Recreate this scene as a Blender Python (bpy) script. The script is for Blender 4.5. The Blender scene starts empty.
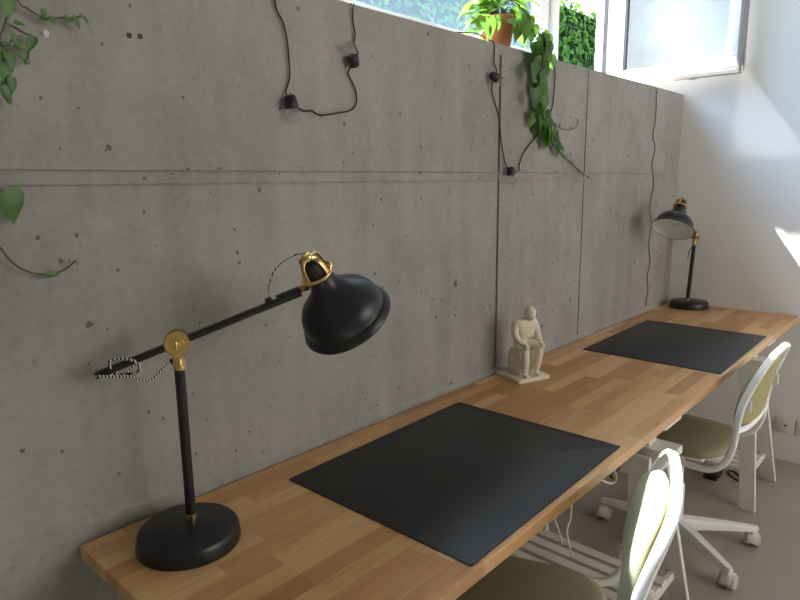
import bpy, bmesh, math, random
from mathutils import Vector, Matrix, Quaternion, noise
random.seed(7)
V = Vector
scene = bpy.context.scene
COL = scene.collection

# ------------------------------------------------------------------ camera frame
F_PX = 622.39
CAM = V((-0.36952, -1.16477, 1.39512))
CR = V((0.67324, -0.73934, -0.01129))
CU = V((0.14550, 0.11749, 0.98236))
CF = V((0.72497, 0.66300, -0.18667))

def ray(px, py):
    return CF + CR * ((px - 400) / F_PX) - CU * ((py - 300) / F_PX)

def on(px, py, axis, val):
    d = ray(px, py)
    return CAM + d * ((val - CAM[axis]) / d[axis])

def deep(px, py, z):
    return CAM + ray(px, py) * z

# ------------------------------------------------------------------ mesh helpers
LOCAL = set()   # things whose parts are given in the thing's own space

class MB:
    """collects shapes, links them as one mesh object"""
    def __init__(self):
        self.bm = bmesh.new()

    def box(self, lo, hi, bevel=0.0, rot=None, mat=0):
        lo, hi = V(lo), V(hi)
        c, s = (lo + hi) / 2, (hi - lo)
        t = bmesh.new()
        bmesh.ops.create_cube(t, size=1)
        bmesh.ops.scale(t, vec=s, verts=t.verts)
        if bevel > 0:
            bmesh.ops.bevel(t, geom=list(t.edges), offset=bevel, segments=2, profile=.5, affect='EDGES')
        M = Matrix.Translation(c)
        if rot is not None:
            M = M @ rot.to_4x4()
        self._add(t, M, mat)
        return self

    def _add(self, t, M, mat=0):
        bmesh.ops.transform(t, matrix=M, verts=t.verts)
        mp = {}
        for v in t.verts:
            mp[v] = self.bm.verts.new(v.co)
        for f in t.faces:
            try:
                nf = self.bm.faces.new([mp[v] for v in f.verts])
                nf.material_index = mat
                nf.smooth = f.smooth
            except ValueError:
                pass
        t.free()

    def beam(self, a, b, w, h, up=V((0, 0, 1)), bevel=0.002):
        """rectangular bar from a to b; w across, h along up"""
        a, b = V(a), V(b)
        d = (b - a); L = d.length; d.normalize()
        x = d.cross(up).normalized(); z = x.cross(d).normalized()
        R = Matrix((x, d, z)).transposed()
        t = bmesh.new()
        bmesh.ops.create_cube(t, size=1)
        bmesh.ops.scale(t, vec=(w, L, h), verts=t.verts)
        if bevel:
            bmesh.ops.bevel(t, geom=list(t.edges), offset=bevel, segments=2, profile=.5, affect='EDGES')
        self._add(t, Matrix.Translation((a + b) / 2) @ R.to_4x4())
        return self

    def sweep(self, pts, prof, closed=False, cap=True, radii=None, up=None, mat=0):
        """sweep a 2-d profile along points (parallel transport, or a fixed side vector)"""
        pts = [V(p) for p in pts]
        n = len(pts)
        tang = []
        for i in range(n):
            if closed:
                t = pts[(i + 1) % n] - pts[i - 1]
            else:
                t = pts[min(i + 1, n - 1)] - pts[max(i - 1, 0)]
            tang.append(t.normalized())
        ref = V((0, 0, 1)) if abs(tang[0].z) < .9 else V((1, 0, 0))
        nx = tang[0].cross(ref).normalized()
        rings = []
        for i in range(n):
            t = tang[i]
            if up is not None:
                nx = t.cross(up[i] if isinstance(up, list) else up).normalized()
            else:
                nx = (nx - t * nx.dot(t)).normalized()
            ny = t.cross(nx)
            k = radii[i] if radii else 1
            rings.append([self.bm.verts.new(pts[i] + nx * (u * k) + ny * (v * k)) for u, v in prof])
        m = len(prof)
        rng = range(n) if closed else range(n - 1)
        off = 0
        for i in rng:
            a, b = rings[i], rings[(i + 1) % n]
            if closed and i == n - 1:
                off = min(range(m), key=lambda o: sum((a[j].co - b[(j + o) % m].co).length for j in range(m)))
            for j in range(m):
                f = self.bm.faces.new((a[j], a[(j + 1) % m], b[(j + 1 + off) % m], b[(j + off) % m]))
                f.smooth = True; f.material_index = mat
        if cap and not closed:
            for rg in (rings[0][::-1], rings[-1]):
                f = self.bm.faces.new(rg); f.material_index = mat
        return self

    def tube(self, pts, r, seg=10, closed=False, radii=None, mat=0):
        prof = [(math.cos(2 * math.pi * i / seg) * r, math.sin(2 * math.pi * i / seg) * r) for i in range(seg)]
        return self.sweep(pts, prof, closed, radii=radii, mat=mat)

    def lathe(self, prof, origin=(0, 0, 0), axis=(0, 0, 1), seg=40, mat=0, sharp=()):
        """prof = [(radius, height)], spun about axis"""
        o, az = V(origin), V(axis).normalized()
        rx = az.orthogonal().normalized(); ry = az.cross(rx)
        rings = []
        for r, h in prof:
            if r < 1e-6:
                rings.append([self.bm.verts.new(o + az * h)])
            else:
                rings.append([self.bm.verts.new(o + az * h + rx * (r * math.cos(2 * math.pi * i / seg)) + ry * (r * math.sin(2 * math.pi * i / seg))) for i in range(seg)])
        for a, b in zip(rings[:-1], rings[1:]):
            for i in range(seg):
                j = (i + 1) % seg
                q = [a[i % len(a)], a[j % len(a)], b[j % len(b)], b[i % len(b)]]
                q2 = []
                for v in q:
                    if v not in q2: q2.append(v)
                if len(q2) > 2:
                    try:
                        f = self.bm.faces.new(q2); f.smooth = True; f.material_index = mat
                    except ValueError:
                        pass
        return self

    def plate(self, outline, h, bevel=0.0, M=None, mat=0):
        """extruded flat outline: outline in xy, thickness h upward"""
        t = bmesh.new()
        vs = [t.verts.new((x, y, 0)) for x, y in outline]
        f = t.faces.new(vs)
        r = bmesh.ops.extrude_face_region(t, geom=[f])
        bmesh.ops.translate(t, vec=(0, 0, h), verts=[g for g in r['geom'] if isinstance(g, bmesh.types.BMVert)])
        bmesh.ops.recalc_face_normals(t, faces=t.faces)
        if bevel:
            es = [e for e in t.edges if abs(e.verts[0].co.z - e.verts[1].co.z) < 1e-6]
            bmesh.ops.bevel(t, geom=es, offset=bevel, segments=2, profile=.5, affect='EDGES')
        self._add(t, M or Matrix.Identity(4), mat)
        return self

    def build(self, name, mats, parent=None, smooth_angle=None, loc=None, recalc=True):
        if recalc:
            bmesh.ops.recalc_face_normals(self.bm, faces=self.bm.faces)
        me = bpy.data.meshes.new(name)
        self.bm.to_mesh(me); self.bm.free()
        for m in (mats if isinstance(mats, (list, tuple)) else [mats]):
            me.materials.append(m)
        o = bpy.data.objects.new(name, me)
        COL.objects.link(o)
        if smooth_angle:
            for p in me.polygons: p.use_smooth = True
            me.set_sharp_from_angle(angle=math.radians(smooth_angle))
        if parent is not None:
            o.parent = parent
            base = V((0, 0, 0)); q = parent; own = False
            while q is not None:
                base += q.location; own = own or q.name in LOCAL; q = q.parent
            if not own:
                # geometry was given in world space: shift it into the thing's own space
                me.transform(Matrix.Translation(-base))
        if loc is not None:
            o.location = loc
            me.transform(Matrix.Translation(-V(loc)))
        return o

def empty(name, loc, label, cat, group=None, local=False):
    o = bpy.data.objects.new(name, None)
    o.empty_display_size = .05
    COL.objects.link(o)
    o.location = loc
    tag(o, label, cat, group)
    if local: LOCAL.add(o.name)
    return o

def tag(o, label, cat, group=None, kind=None):
    o['label'] = label; o['category'] = cat
    if group: o['group'] = group
    if kind: o['kind'] = kind
    return o

def struct(o, label=None, cat=None):
    o['kind'] = 'structure'
    if label: o['label'] = label
    if cat: o['category'] = cat
    return o

def bez(pts, n=8, closed=False):
    """Catmull-Rom through points"""
    pts = [V(p) for p in pts]
    out = []
    N = len(pts)
    rng = range(N) if closed else range(N - 1)
    for i in rng:
        if closed:
            p0, p1, p2, p3 = pts[i - 1], pts[i], pts[(i + 1) % N], pts[(i + 2) % N]
        else:
            p0, p1, p2, p3 = pts[max(i - 1, 0)], pts[i], pts[i + 1], pts[min(i + 2, N - 1)]
        for k in range(n):
            t = k / n
            out.append(.5 * ((2 * p1) + (-p0 + p2) * t + (2 * p0 - 5 * p1 + 4 * p2 - p3) * t * t + (-p0 + 3 * p1 - 3 * p2 + p3) * t ** 3))
    if not closed: out.append(pts[-1])
    return out

def round_rect(w, h, r, n=6, cx=0, cy=0):
    o = []
    for sx, sy, a0 in ((1, 1, 0), (-1, 1, 90), (-1, -1, 180), (1, -1, 270)):
        for k in range(n + 1):
            a = math.radians(a0 + 90 * k / n)
            o.append((cx + sx * (w / 2 - r) + r * math.cos(a), cy + sy * (h / 2 - r) + r * math.sin(a)))
    return o

# ------------------------------------------------------------------ materials
def mat(name):
    m = bpy.data.materials.new(name); m.use_nodes = True
    nt = m.node_tree
    b = nt.nodes['Principled BSDF']
    return m, nt, b

def N(nt, typ, **kw):
    n = nt.nodes.new(typ)
    for k, v in kw.items():
        if k in n.inputs: n.inputs[k].default_value = v
        else: setattr(n, k, v)
    return n

def L(nt, a, b): nt.links.new(a, b)

def mth(nt, op, a, b=None, c=None):
    n = nt.nodes.new('ShaderNodeMath'); n.operation = op
    for i, x in enumerate((a, b, c)):
        if x is None: continue
        if isinstance(x, (int, float)): n.inputs[i].default_value = x
        else: L(nt, x, n.inputs[i])
    return n.outputs[0]

def mixc(nt, fac, a, b, blend='MIX'):
    n = nt.nodes.new('ShaderNodeMix'); n.data_type = 'RGBA'; n.blend_type = blend
    for s, x in ((n.inputs[0], fac), (n.inputs[6], a), (n.inputs[7], b)):
        if isinstance(x, (int, float)): s.default_value = x
        elif isinstance(x, (tuple, list)): s.default_value = (*x[:3], 1)
        else: L(nt, x, s)
    return n.outputs[2]

def ramp(nt, fac, stops):
    n = nt.nodes.new('ShaderNodeValToRGB')
    e = n.color_ramp.elements
    while len(e) < len(stops): e.new(.5)
    for q, (p, c) in zip(e, stops):
        q.position = p; q.color = (*c, 1) if len(c) == 3 else c
    L(nt, fac, n.inputs[0])
    return n.outputs[0]

def objco(nt, scale=(1, 1, 1), generated=False):
    tc = nt.nodes.new('ShaderNodeTexCoord'); mp = nt.nodes.new('ShaderNodeMapping')
    mp.inputs['Scale'].default_value = scale
    L(nt, tc.outputs['Object'], mp.inputs[0])
    return mp.outputs[0]

def noise_t(nt, co, scale, detail=4, rough=.55):
    n = N(nt, 'ShaderNodeTexNoise', Scale=scale, Detail=detail, Roughness=rough)
    L(nt, co, n.inputs['Vector'])
    return n.outputs[0]

def bump(nt, h, strength, dist, b):
    n = N(nt, 'ShaderNodeBump', Strength=strength, Distance=dist)
    L(nt, h, n.inputs['Height']); L(nt, n.outputs[0], b.inputs['Normal'])

def plain(name, col, rough=.5, metal=0.0, vary=.06, scale=30, bmp=0.0, spec=.5, bscale=None):
    """one colour with a little procedural variation"""
    m, nt, b = mat(name)
    co = objco(nt)
    f = noise_t(nt, co, scale)
    lo = tuple(max(0, c * (1 - vary)) for c in col); hi = tuple(min(1, c * (1 + vary)) for c in col)
    L(nt, mixc(nt, f, lo, hi), b.inputs['Base Color'])
    b.inputs['Roughness'].default_value = rough
    b.inputs['Metallic'].default_value = metal
    b.inputs['Specular IOR Level'].default_value = spec
    if bmp:
        bump(nt, noise_t(nt, co, bscale or scale * 4, 3), bmp, .002, b)
    return m

def concrete_mat(name, base=(.304, .288, .270), pits=True):
    m, nt, b = mat(name)
    co = objco(nt)
    big = noise_t(nt, co, 1.1, 5, .6)
    mid = noise_t(nt, objco(nt, (2.2, 2.2, .7)), 3.2, 6, .65)
    fine = noise_t(nt, co, 60, 5, .7)
    f = mth(nt, 'ADD', mth(nt, 'MULTIPLY', big, .40), mth(nt, 'ADD', mth(nt, 'MULTIPLY', mid, .36), mth(nt, 'MULTIPLY', fine, .24)))
    g = lambda k: tuple(c * k for c in base)
    c = ramp(nt, f, [(.36, g(.68)), (.5, g(1.0)), (.64, g(1.26))])
    # soft board streaks running up the wall
    sk_ = ramp(nt, noise_t(nt, objco(nt, (16, 16, .55)), 1.0, 4, .6), [(.42, (0, 0, 0)), (.75, (1, 1, 1))])
    c = mixc(nt, mth(nt, 'MULTIPLY', sk_, .22), c, g(1.35))
    st = ramp(nt, noise_t(nt, co, 2.3, 7, .72), [(.55, (0, 0, 0)), (.70, (1, 1, 1))])
    c = mixc(nt, mth(nt, 'MULTIPLY', st, .46), c, (base[0] * .60, base[1] * .585, base[2] * .57))
    sp_ = ramp(nt, noise_t(nt, co, 26, 4, .75), [(.62, (0, 0, 0)), (.70, (1, 1, 1))])
    cl_ = ramp(nt, noise_t(nt, co, 3.1, 3, .6), [(.46, (0, 0, 0)), (.58, (1, 1, 1))])
    c = mixc(nt, mth(nt, 'MULTIPLY', mth(nt, 'MULTIPLY', sp_, cl_), .62), c, g(.42))
    lt = ramp(nt, noise_t(nt, objco(nt, (1, 1, 1.6)), 4.1, 5, .7), [(.60, (0, 0, 0)), (.74, (1, 1, 1))])
    c = mixc(nt, mth(nt, 'MULTIPLY', lt, .30), c, g(1.5))
    h = fine
    if pits:
        dist = noise_t(nt, co, 90, 3)
        for sc, th, keep in ((6, .060, .55), (14, .105, .48), (31, .14, .48)):
            vo = N(nt, 'ShaderNodeTexVoronoi', Scale=sc); vo.feature = 'F1'
            L(nt, co, vo.inputs['Vector'])
            rnd = N(nt, 'ShaderNodeSeparateColor'); L(nt, vo.outputs['Color'], rnd.inputs[0])
            # each cell keeps its own hole size; most cells have none
            size = mth(nt, 'MULTIPLY', mth(nt, 'MAXIMUM', mth(nt, 'SUBTRACT', rnd.outputs[0], keep), 0), th / (1 - keep) * 1.1)
            d = mth(nt, 'ADD', vo.outputs['Distance'], mth(nt, 'MULTIPLY', mth(nt, 'SUBTRACT', dist, .5), .30))
            k = mth(nt, 'LESS_THAN', d, size)
            c = mixc(nt, mth(nt, 'MULTIPLY', k, .80), c, g(.26))
            h = mth(nt, 'SUBTRACT', h, mth(nt, 'MULTIPLY', k, 2.0))
    L(nt, c, b.inputs['Base Color'])
    b.inputs['Roughness'].default_value = .78
    b.inputs['Specular IOR Level'].default_value = .3
    bump(nt, h, .25, .0025, b)
    return m

def butcher_mat():
    m, nt, b = mat('oiled acacia staves')
    tc = nt.nodes.new('ShaderNodeTexCoord')
    sp = nt.nodes.new('ShaderNodeSeparateXYZ'); L(nt, tc.outputs['Object'], sp.inputs[0])
    x, y = sp.outputs[0], sp.outputs[1]
    row = mth(nt, 'FLOOR', mth(nt, 'DIVIDE', y, .0435))
    wn = N(nt, 'ShaderNodeTexWhiteNoise'); wn.noise_dimensions = '1D'; L(nt, row, wn.inputs['W'])
    ln = mth(nt, 'ADD', .26, mth(nt, 'MULTIPLY', wn.outputs['Value'], .16))
    xx = mth(nt, 'ADD', mth(nt, 'DIVIDE', x, ln), mth(nt, 'MULTIPLY', wn.outputs['Value'], 37.3))
    colm = mth(nt, 'FLOOR', xx)
    cb = N(nt, 'ShaderNodeCombineXYZ'); L(nt, row, cb.inputs[0]); L(nt, colm, cb.inputs[1])
    w2 = N(nt, 'ShaderNodeTexWhiteNoise'); w2.noise_dimensions = '3D'; L(nt, cb.outputs[0], w2.inputs['Vector'])
    r2 = w2.outputs['Value']
    # grain, shifted per stave
    off = N(nt, 'ShaderNodeVectorMath'); off.operation = 'ADD'
    sc = N(nt, 'ShaderNodeVectorMath'); sc.operation = 'SCALE'; sc.inputs['Scale'].default_value = 11.0
    L(nt, w2.outputs['Color'], sc.inputs[0])
    mp = nt.nodes.new('ShaderNodeMapping'); mp.inputs['Scale'].default_value = (2.2, 34, 34)
    L(nt, tc.outputs['Object'], mp.inputs[0])
    L(nt, mp.outputs[0], off.inputs[0]); L(nt, sc.outputs[0], off.inputs[1])
    gr = noise_t(nt, off.outputs[0], 1.0, 6, .62)
    mp2 = nt.nodes.new('ShaderNodeMapping'); mp2.inputs['Scale'].default_value = (6, 260, 260)
    L(nt, tc.outputs['Object'], mp2.inputs[0])
    pore = noise_t(nt, mp2.outputs[0], 1.0, 3, .6)
    tone = mth(nt, 'ADD', mth(nt, 'MULTIPLY', r2, .56), mth(nt, 'MULTIPLY', gr, .46))
    c = ramp(nt, tone, [(.10, (.35, .155, .054)), (.32, (.49, .25, .098)), (.55, (.61, .35, .150)), (.78, (.70, .445, .212)), (.95, (.78, .54, .30))])
    pk = ramp(nt, pore, [(.36, (1, 1, 1)), (.46, (0, 0, 0))])
    c = mixc(nt, mth(nt, 'MULTIPLY', pk, .30), c, (.16, .07, .026))
    # fine seams between staves
    fy = mth(nt, 'FRACT', mth(nt, 'DIVIDE', y, .0435)); fx = mth(nt, 'FRACT', xx)
    s1 = mth(nt, 'LESS_THAN', mth(nt, 'ABSOLUTE', mth(nt, 'SUBTRACT', fy, .5)), .487)
    s2 = mth(nt, 'LESS_THAN', mth(nt, 'ABSOLUTE', mth(nt, 'SUBTRACT', fx, .5)), .4975)
    seam = mth(nt, 'SUBTRACT', 1, mth(nt, 'MULTIPLY', s1, s2))
    c = mixc(nt, mth(nt, 'MULTIPLY', seam, .22), c, (.13, .055, .02))
    L(nt, c, b.inputs['Base Color'])
    L(nt, mth(nt, 'ADD', .27, mth(nt, 'MULTIPLY', gr, .20)), b.inputs['Roughness'])
    bump(nt, mth(nt, 'SUBTRACT', gr, seam), .12, .001, b)
    return m

def leaf_mat(name, a, c, trans=.35, rough=.42, spec=.5):
    m, nt, b = mat(name)
    co = objco(nt)
    col = mixc(nt, ramp(nt, noise_t(nt, co, 14, 3), [(.35, (0, 0, 0)), (.65, (1, 1, 1))]), a, c)
    L(nt, col, b.inputs['Base Color'])
    b.inputs['Roughness'].default_value = rough
    b.inputs['Specular IOR Level'].default_value = spec
    tr = N(nt, 'ShaderNodeBsdfTranslucent')
    L(nt, mixc(nt, .5, col, (.35, .6, .06)), tr.inputs[0])
    mx = N(nt, 'ShaderNodeMixShader'); mx.inputs[0].default_value = trans
    L(nt, b.outputs[0], mx.inputs[1]); L(nt, tr.outputs[0], mx.inputs[2])
    L(nt, mx.outputs[0], nt.nodes['Material Output'].inputs[0])
    return m

def glass_mat(name, tint=(.95, .98, .98), haze=0.0, haze_col=(.8, .9, .95), dirt_scale=3):
    m, nt, b = mat(name)
    nt.nodes.remove(b)
    t = N(nt, 'ShaderNodeBsdfTransparent'); t.inputs[0].default_value = (*tint, 1)
    g = N(nt, 'ShaderNodeBsdfGlossy', Roughness=.02)
    lw = N(nt, 'ShaderNodeLayerWeight', Blend=.5)
    fr = mth(nt, 'ADD', mth(nt, 'MULTIPLY', mth(nt, 'POWER', lw.outputs['Facing'], 5), .90), .03)
    mx = N(nt, 'ShaderNodeMixShader'); L(nt, fr, mx.inputs[0])
    L(nt, t.outputs[0], mx.inputs[1]); L(nt, g.outputs[0], mx.inputs[2])
    out = mx.outputs[0]
    if haze:
        tr = N(nt, 'ShaderNodeBsdfTranslucent'); tr.inputs[0].default_value = (*haze_col, 1)
        co = objco(nt)
        hz = mth(nt, 'MULTIPLY', ramp(nt, noise_t(nt, co, dirt_scale, 5, .65), [(.3, (.72, .72, .72)), (.7, (1, 1, 1))]), haze)
        m2 = N(nt, 'ShaderNodeMixShader'); L(nt, hz, m2.inputs[0])
        L(nt, out, m2.inputs[1]); L(nt, tr.outputs[0], m2.inputs[2])
        out = m2.outputs[0]
    L(nt, out, nt.nodes['Material Output'].inputs[0])
    return m

M = {}
M['concrete'] = concrete_mat('grey cast concrete')
M['plinth'] = concrete_mat('pale cast concrete', (.29, .28, .255), pits=False)
M['white_wall'] = plain('white painted plaster', (.80, .79, .77), .75, vary=.02, scale=3, bmp=.08, bscale=140, spec=.25)
M['ceiling'] = plain('grey concrete ceiling', (.30, .28, .25), .8, vary=.02, scale=3)
M['screed'] = plain('polished grey screed floor', (.345, .305, .268), .5, vary=.16, scale=2.2, bmp=.05, bscale=50, spec=.35)
M['butcher'] = butcher_mat()
M['mat'] = plain('black faux leather', (.0130, .0148, .0172), .46, vary=.1, scale=40, bmp=.05, bscale=900, spec=.5)
M['black'] = plain('satin black powder coat', (.0125, .0135, .0155), .36, vary=.08, scale=20, spec=.45)
M['black_plastic'] = plain('black plastic', (.014, .014, .015), .45, vary=.1, scale=60)
M['brass'] = plain('brushed brass', (.72, .47, .17), .30, metal=1.0, vary=.10, scale=90)
M['shade_in'] = plain('white enamel shade lining', (.85, .84, .80), .4, vary=.02)
M['bulb'] = plain('opal bulb glass', (.88, .87, .83), .2, vary=.01)
M['plaster'] = plain('cream cast resin', (.70, .64, .50), .42, vary=.06, scale=16, bmp=.05, bscale=120)
M['white_wood'] = plain('white lacquered trestle wood', (.70, .67, .62), .45, vary=.04, scale=12)
M['white_metal'] = plain('white powder coated steel', (.82, .82, .81), .32, vary=.02, scale=8)
M['white_plastic'] = plain('white plastic', (.74, .71, .67), .42, vary=.04, scale=20)
M['olive'] = plain('olive woven upholstery', (.29, .285, .19), .85, vary=.16, scale=420, bmp=.25, bscale=700, spec=.2)
M['olive_back'] = plain('ochre olive backing cloth', (.34, .31, .155), .85, vary=.12, scale=400, bmp=.2, bscale=700, spec=.2)
M['grey_plastic'] = plain('grey caster tread', (.52, .50, .47), .55, vary=.06)
M['frame'] = plain('white lacquered window frame', (.86, .86, .86), .35, vary=.015, scale=5)
M['rebate'] = plain('weathered grey rebate strip', (.22, .20, .185), .5, vary=.15, scale=40)
M['gasket'] = plain('dark window gasket', (.035, .033, .038), .6, vary=.1)
M['hardware'] = plain('grey window fitting metal', (.45, .43, .41), .35, metal=.7, vary=.08)
M['terracotta'] = plain('terracotta', (.58, .185, .09), .75, vary=.12, scale=12, bmp=.1)
M['soil'] = plain('dark potting soil', (.045, .032, .022), .95, vary=.4, scale=80, bmp=.6)
M['leaf'] = leaf_mat('pothos leaf', (.030, .105, .024), (.095, .225, .04), .42)
M['leaf_dark'] = leaf_mat('ivy leaf', (.045, .125, .03), (.105, .21, .055), .22)
M['hedge'] = leaf_mat('hedge leaf', (.008, .030, .005), (.045, .115, .014), .20, .75, .12)
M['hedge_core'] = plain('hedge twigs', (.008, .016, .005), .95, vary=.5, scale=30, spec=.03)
M['stem'] = plain('brown green stem', (.11, .10, .045), .7, vary=.2)
M['cord_black'] = plain('black rubber cord', (.012, .012, .013), .55, vary=.1)
M['cord_grey'] = plain('dark grey cord', (.05, .05, .052), .6, vary=.1)
M['clear'] = glass_mat('clear bulb glass', (.90, .91, .92), haze=.14, haze_col=(.9, .9, .9))
M['pane'] = glass_mat('hazy window pane', (.86, .93, .96), haze=.045, haze_col=(.42, .60, .76), dirt_scale=2.2)
M['sash_pane'] = glass_mat('hazed sash pane', (.92, .93, .95), haze=.50, haze_col=(.80, .86, .84))  # haze put in so the pane glows and dims the sun patch
M['added_blind'] = plain('cream roller blind', (.62, .56, .48), .9, vary=.04, scale=60)
M['grass'] = plain('outdoor gravel and grass', (.30, .285, .25), .95, vary=.3, scale=20)

# cloth cord: black and white twist
m, nt, b = mat('striped cloth cord')
wv = N(nt, 'ShaderNodeTexWave', Scale=72.0, Distortion=0.0); wv.bands_direction = 'X'
L(nt, objco(nt), wv.inputs['Vector'])
L(nt, ramp(nt, wv.outputs[0], [(.45, (.02, .02, .02)), (.55, (.75, .75, .73))]), b.inputs['Base Color'])
b.inputs['Roughness'].default_value = .85
M['cord_cloth'] = m

# ------------------------------------------------------------------ dimensions
XR = 3.075          # right wall
YF, YB = -4.3, 0.42 # wall behind the camera, window plane
XL = -1.9
HS = 1.818          # sill (top of the concrete)
HC = 3.08
DT = .74            # worktop height
DF = -.608          # worktop front edge

# ------------------------------------------------------------------ setting
fl = MB().box((XL - .15, YF - .15, -.12), (XR + .15, .02, 0)).build('floor', M['screed'])
struct(fl, 'matt grey screed floor under the long worktop', 'floor')

# concrete wall: blocks with formwork joints left open between them
w = MB()
xs = [(XL - .15, 1.381, 0), (1.381, 1.397, 1), (1.397, 1.990, 0), (1.990, 2.008, 2), (2.008, XR, 0)]
zs = [(0, .748, 0), (.748, 1.3935, 0), (1.3935, 1.3965, 2), (1.3965, 1.4185, 3), (1.4185, 1.4225, 2), (1.4225, 1.787, 0), (1.787, HS, 0)]
for x0, x1, kx in xs:
    for z0, z1, kz in zs:
        d = 0
        if kz == 2: d = .006
        if kz == 3: d = .003
        if kx == 1 and .74 < (z0 + z1) / 2 < 1.788: d = max(d, .007)
        if kx == 2: d = max(d, .004)
        w.box((x0, d, z0), (x1, .50, z1))
# two formwork tie holes with raised rims, upper left
wall = w.build('wall_back', M['concrete'])
struct(wall, 'bare grey cast concrete wall with board joints and air holes', 'wall')

pl = MB()
prof = [(XL - .1, .795), (.066, .776), (.53, .757), (1.391, .747), (XR, .744)]
vs_f = []
for x, z in prof:
    vs_f.append([pl.bm.verts.new(c) for c in ((x, 0.001, z + .010), (x, -.009, z - .004), (x, -.012, 0), (x, .001, 0))])
for a, b_ in zip(vs_f[:-1], vs_f[1:]):
    for i in range(4):
        pl.bm.faces.new((a[i], a[(i + 1) % 4], b_[(i + 1) % 4], b_[i]))
pl.bm.faces.new(vs_f[0]); pl.bm.faces.new(vs_f[-1][::-1])
struct(pl.build('baseboard_back', M['plinth']), 'pale concrete plinth along the foot of the concrete wall', 'plinth')

wr = MB().box((XR, YF - .15, 0), (XR + .2, YB + .05, HC)).build('wall_right', M['white_wall'])
struct(wr, 'white painted end wall to the right of the worktop', 'wall')
wl = MB().box((XL - .2, YF - .15, 0), (XL, YB + .05, HC)).build('wall_left', M['plinth'])
struct(wl, 'grey concrete wall out of view on the left', 'wall')
ce = MB().box((XL - .2, YF - .2, HC), (XR + .2, YB + .06, HC + .15)).build('ceiling', M['ceiling'])
struct(ce, 'grey concrete ceiling out of view', 'ceiling')
wf = MB()   # wall behind the camera with a wide opening added for fill light
WX0, WX1, WZ0, WZ1 = .6, 2.95, 1.1, 2.75
wf.box((XL, YF - .15, 0), (XR, YF, WZ0)).box((XL, YF - .15, WZ1), (XR, YF, HC))
wf.box((XL, YF - .15, WZ0), (WX0, YF, WZ1)).box((WX1, YF - .15, WZ0), (XR, YF, WZ1))
struct(wf.build('wall_front', M['plinth']), 'grey wall behind the viewer with an added opening for fill light', 'wall')
w2 = bpy.data.objects.new('added_window', None); COL.objects.link(w2); w2.location = (1.6, YF - .08, 1.9)
struct(w2, 'added unseen window with its blind behind the viewer', 'window')
MB().box((WX0, YF - .10, WZ0), (WX1, YF - .09, WZ1)).build('added_blind', M['added_blind'], w2)  # added panel, closes the opening against blue sky light

# ------------------------------------------------------------------ window above the wall
ZT = 2.98
win = bpy.data.objects.new('window_1', None); COL.objects.link(win); win.location = (1.2, YB, HS)
struct(win, 'white framed strip window above the concrete wall with one casement open', 'window')
f = MB()
f.box((XL, YB - .03, HS), (XR, YB + .05, 1.895), .004)             # bottom frame
f.box((XL, YB - .03, ZT), (XR, YB + .05, HC), .004)                # head
f.box((2.985, YB - .02, 1.895), (XR, YB + .03, ZT), .004)          # right jamb
f.box((XL, YB - .03, 1.895), (XL + .06, YB + .05, ZT), .004)
f.build('window_frame', M['frame'], win, 30)
MB().box((2.405, YB - .035, 1.895), (2.465, YB + .05, ZT), .004).build('mullion', M['frame'], win, 30)
MB().box((2.396, YB - .012, 1.895), (2.405, YB + .04, ZT)).build('gasket', M['gasket'], win)
f = MB()
f.box((XL + .06, YB - .02, 1.895), (2.396, YB + .04, 1.975), .004)
f.box((XL + .06, YB - .02, ZT - .08), (2.396, YB + .04, ZT), .004)
f.box((2.332, YB - .02, 1.975), (2.396, YB + .04, ZT - .08), .004)
f.box((XL + .06, YB - .02, 1.975), (XL + .14, YB + .04, ZT - .08), .004)
f.box((.02, YB - .02, 1.975), (.09, YB + .04, ZT - .08), .004)
f.build('fixed_light_frame', M['frame'], win, 30)
MB().box((XL + .14, YB + .006, 1.975), (.02, YB + .012, ZT - .08)).build('pane', M['pane'], win)
MB().box((.09, YB + .006, 1.975), (2.332, YB + .012, ZT - .08)).build('pane', M['pane'], win)
# open casement, swung in against the end wall
xa, xb = 2.945, 2.995
y0, y1, z0, z1 = -.293, .368, 1.878, 2.96
s = MB()
s.box((xa, y0, z0), (xb, y1, z0 + .075), .004).box((xa, y0, z1 - .075), (xb, y1, z1), .004)
s.box((xa, y0, z0 + .075), (xb, y0 + .07, z1 - .075), .004).box((xa, y1 - .095, z0 + .075), (xb, y1, z1 - .075), .004)
sash = s.build('casement_sash', M['frame'], win, 30)
MB().box((xa + .024, y0 + .07, z0 + .075), (xa + .030, y1 - .095, z1 - .075)).build('pane', M['sash_pane'], sash)
g = MB().box((xa + .001, y1 - .107, z0 + .075), (xa + .022, y1 - .095, z1 - .075))
g.box((xa - .003, y1 - .002, z0 + .01), (xa + .02, y1 + .018, z1))
g.build('gasket', M['gasket'], sash)
h = MB()
h.box((xa + .012, y0 - .004, z0 + .03), (xa + .026, y0 + .001, z1 - .03), .001)
h.box((xa + .038, y0 - .003, z0 + .012), (xa + .046, y0 + .001, z1 - .012), .001)
h.box((xa + .010, y0 - .008, z0 + .045), (xa + .034, y0, z0 + .12), .002)
h.box((xa + .012, y0 + .005, z0 - .004), (xa + .026, y0 + .30, z0 + .001), .001)
h.box((xa + .006, y0 + .20, z0 - .007), (xa + .034, y0 + .235, z0), .002)
rb = MB().box((xa - .003, y0 - .001, z0 - .001), (xa + .004, y0 + .020, z1)).box((xa - .003, y0 + .020, z0 - .001), (xa + .004, y0 + .30, z0 + .014))
rb.box((xa - .0045, y0 + .006, z0 + .02), (xa - .002, y0 + .009, z1)).box((xa - .0055, y0 + .004, z0 + .012), (xa - .002, y0 + .014, z0 + .085), .001)
rb.build('rebate_strip', M['rebate'], sash)
h.build('fitting', M['hardware'], sash, 30)

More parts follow.
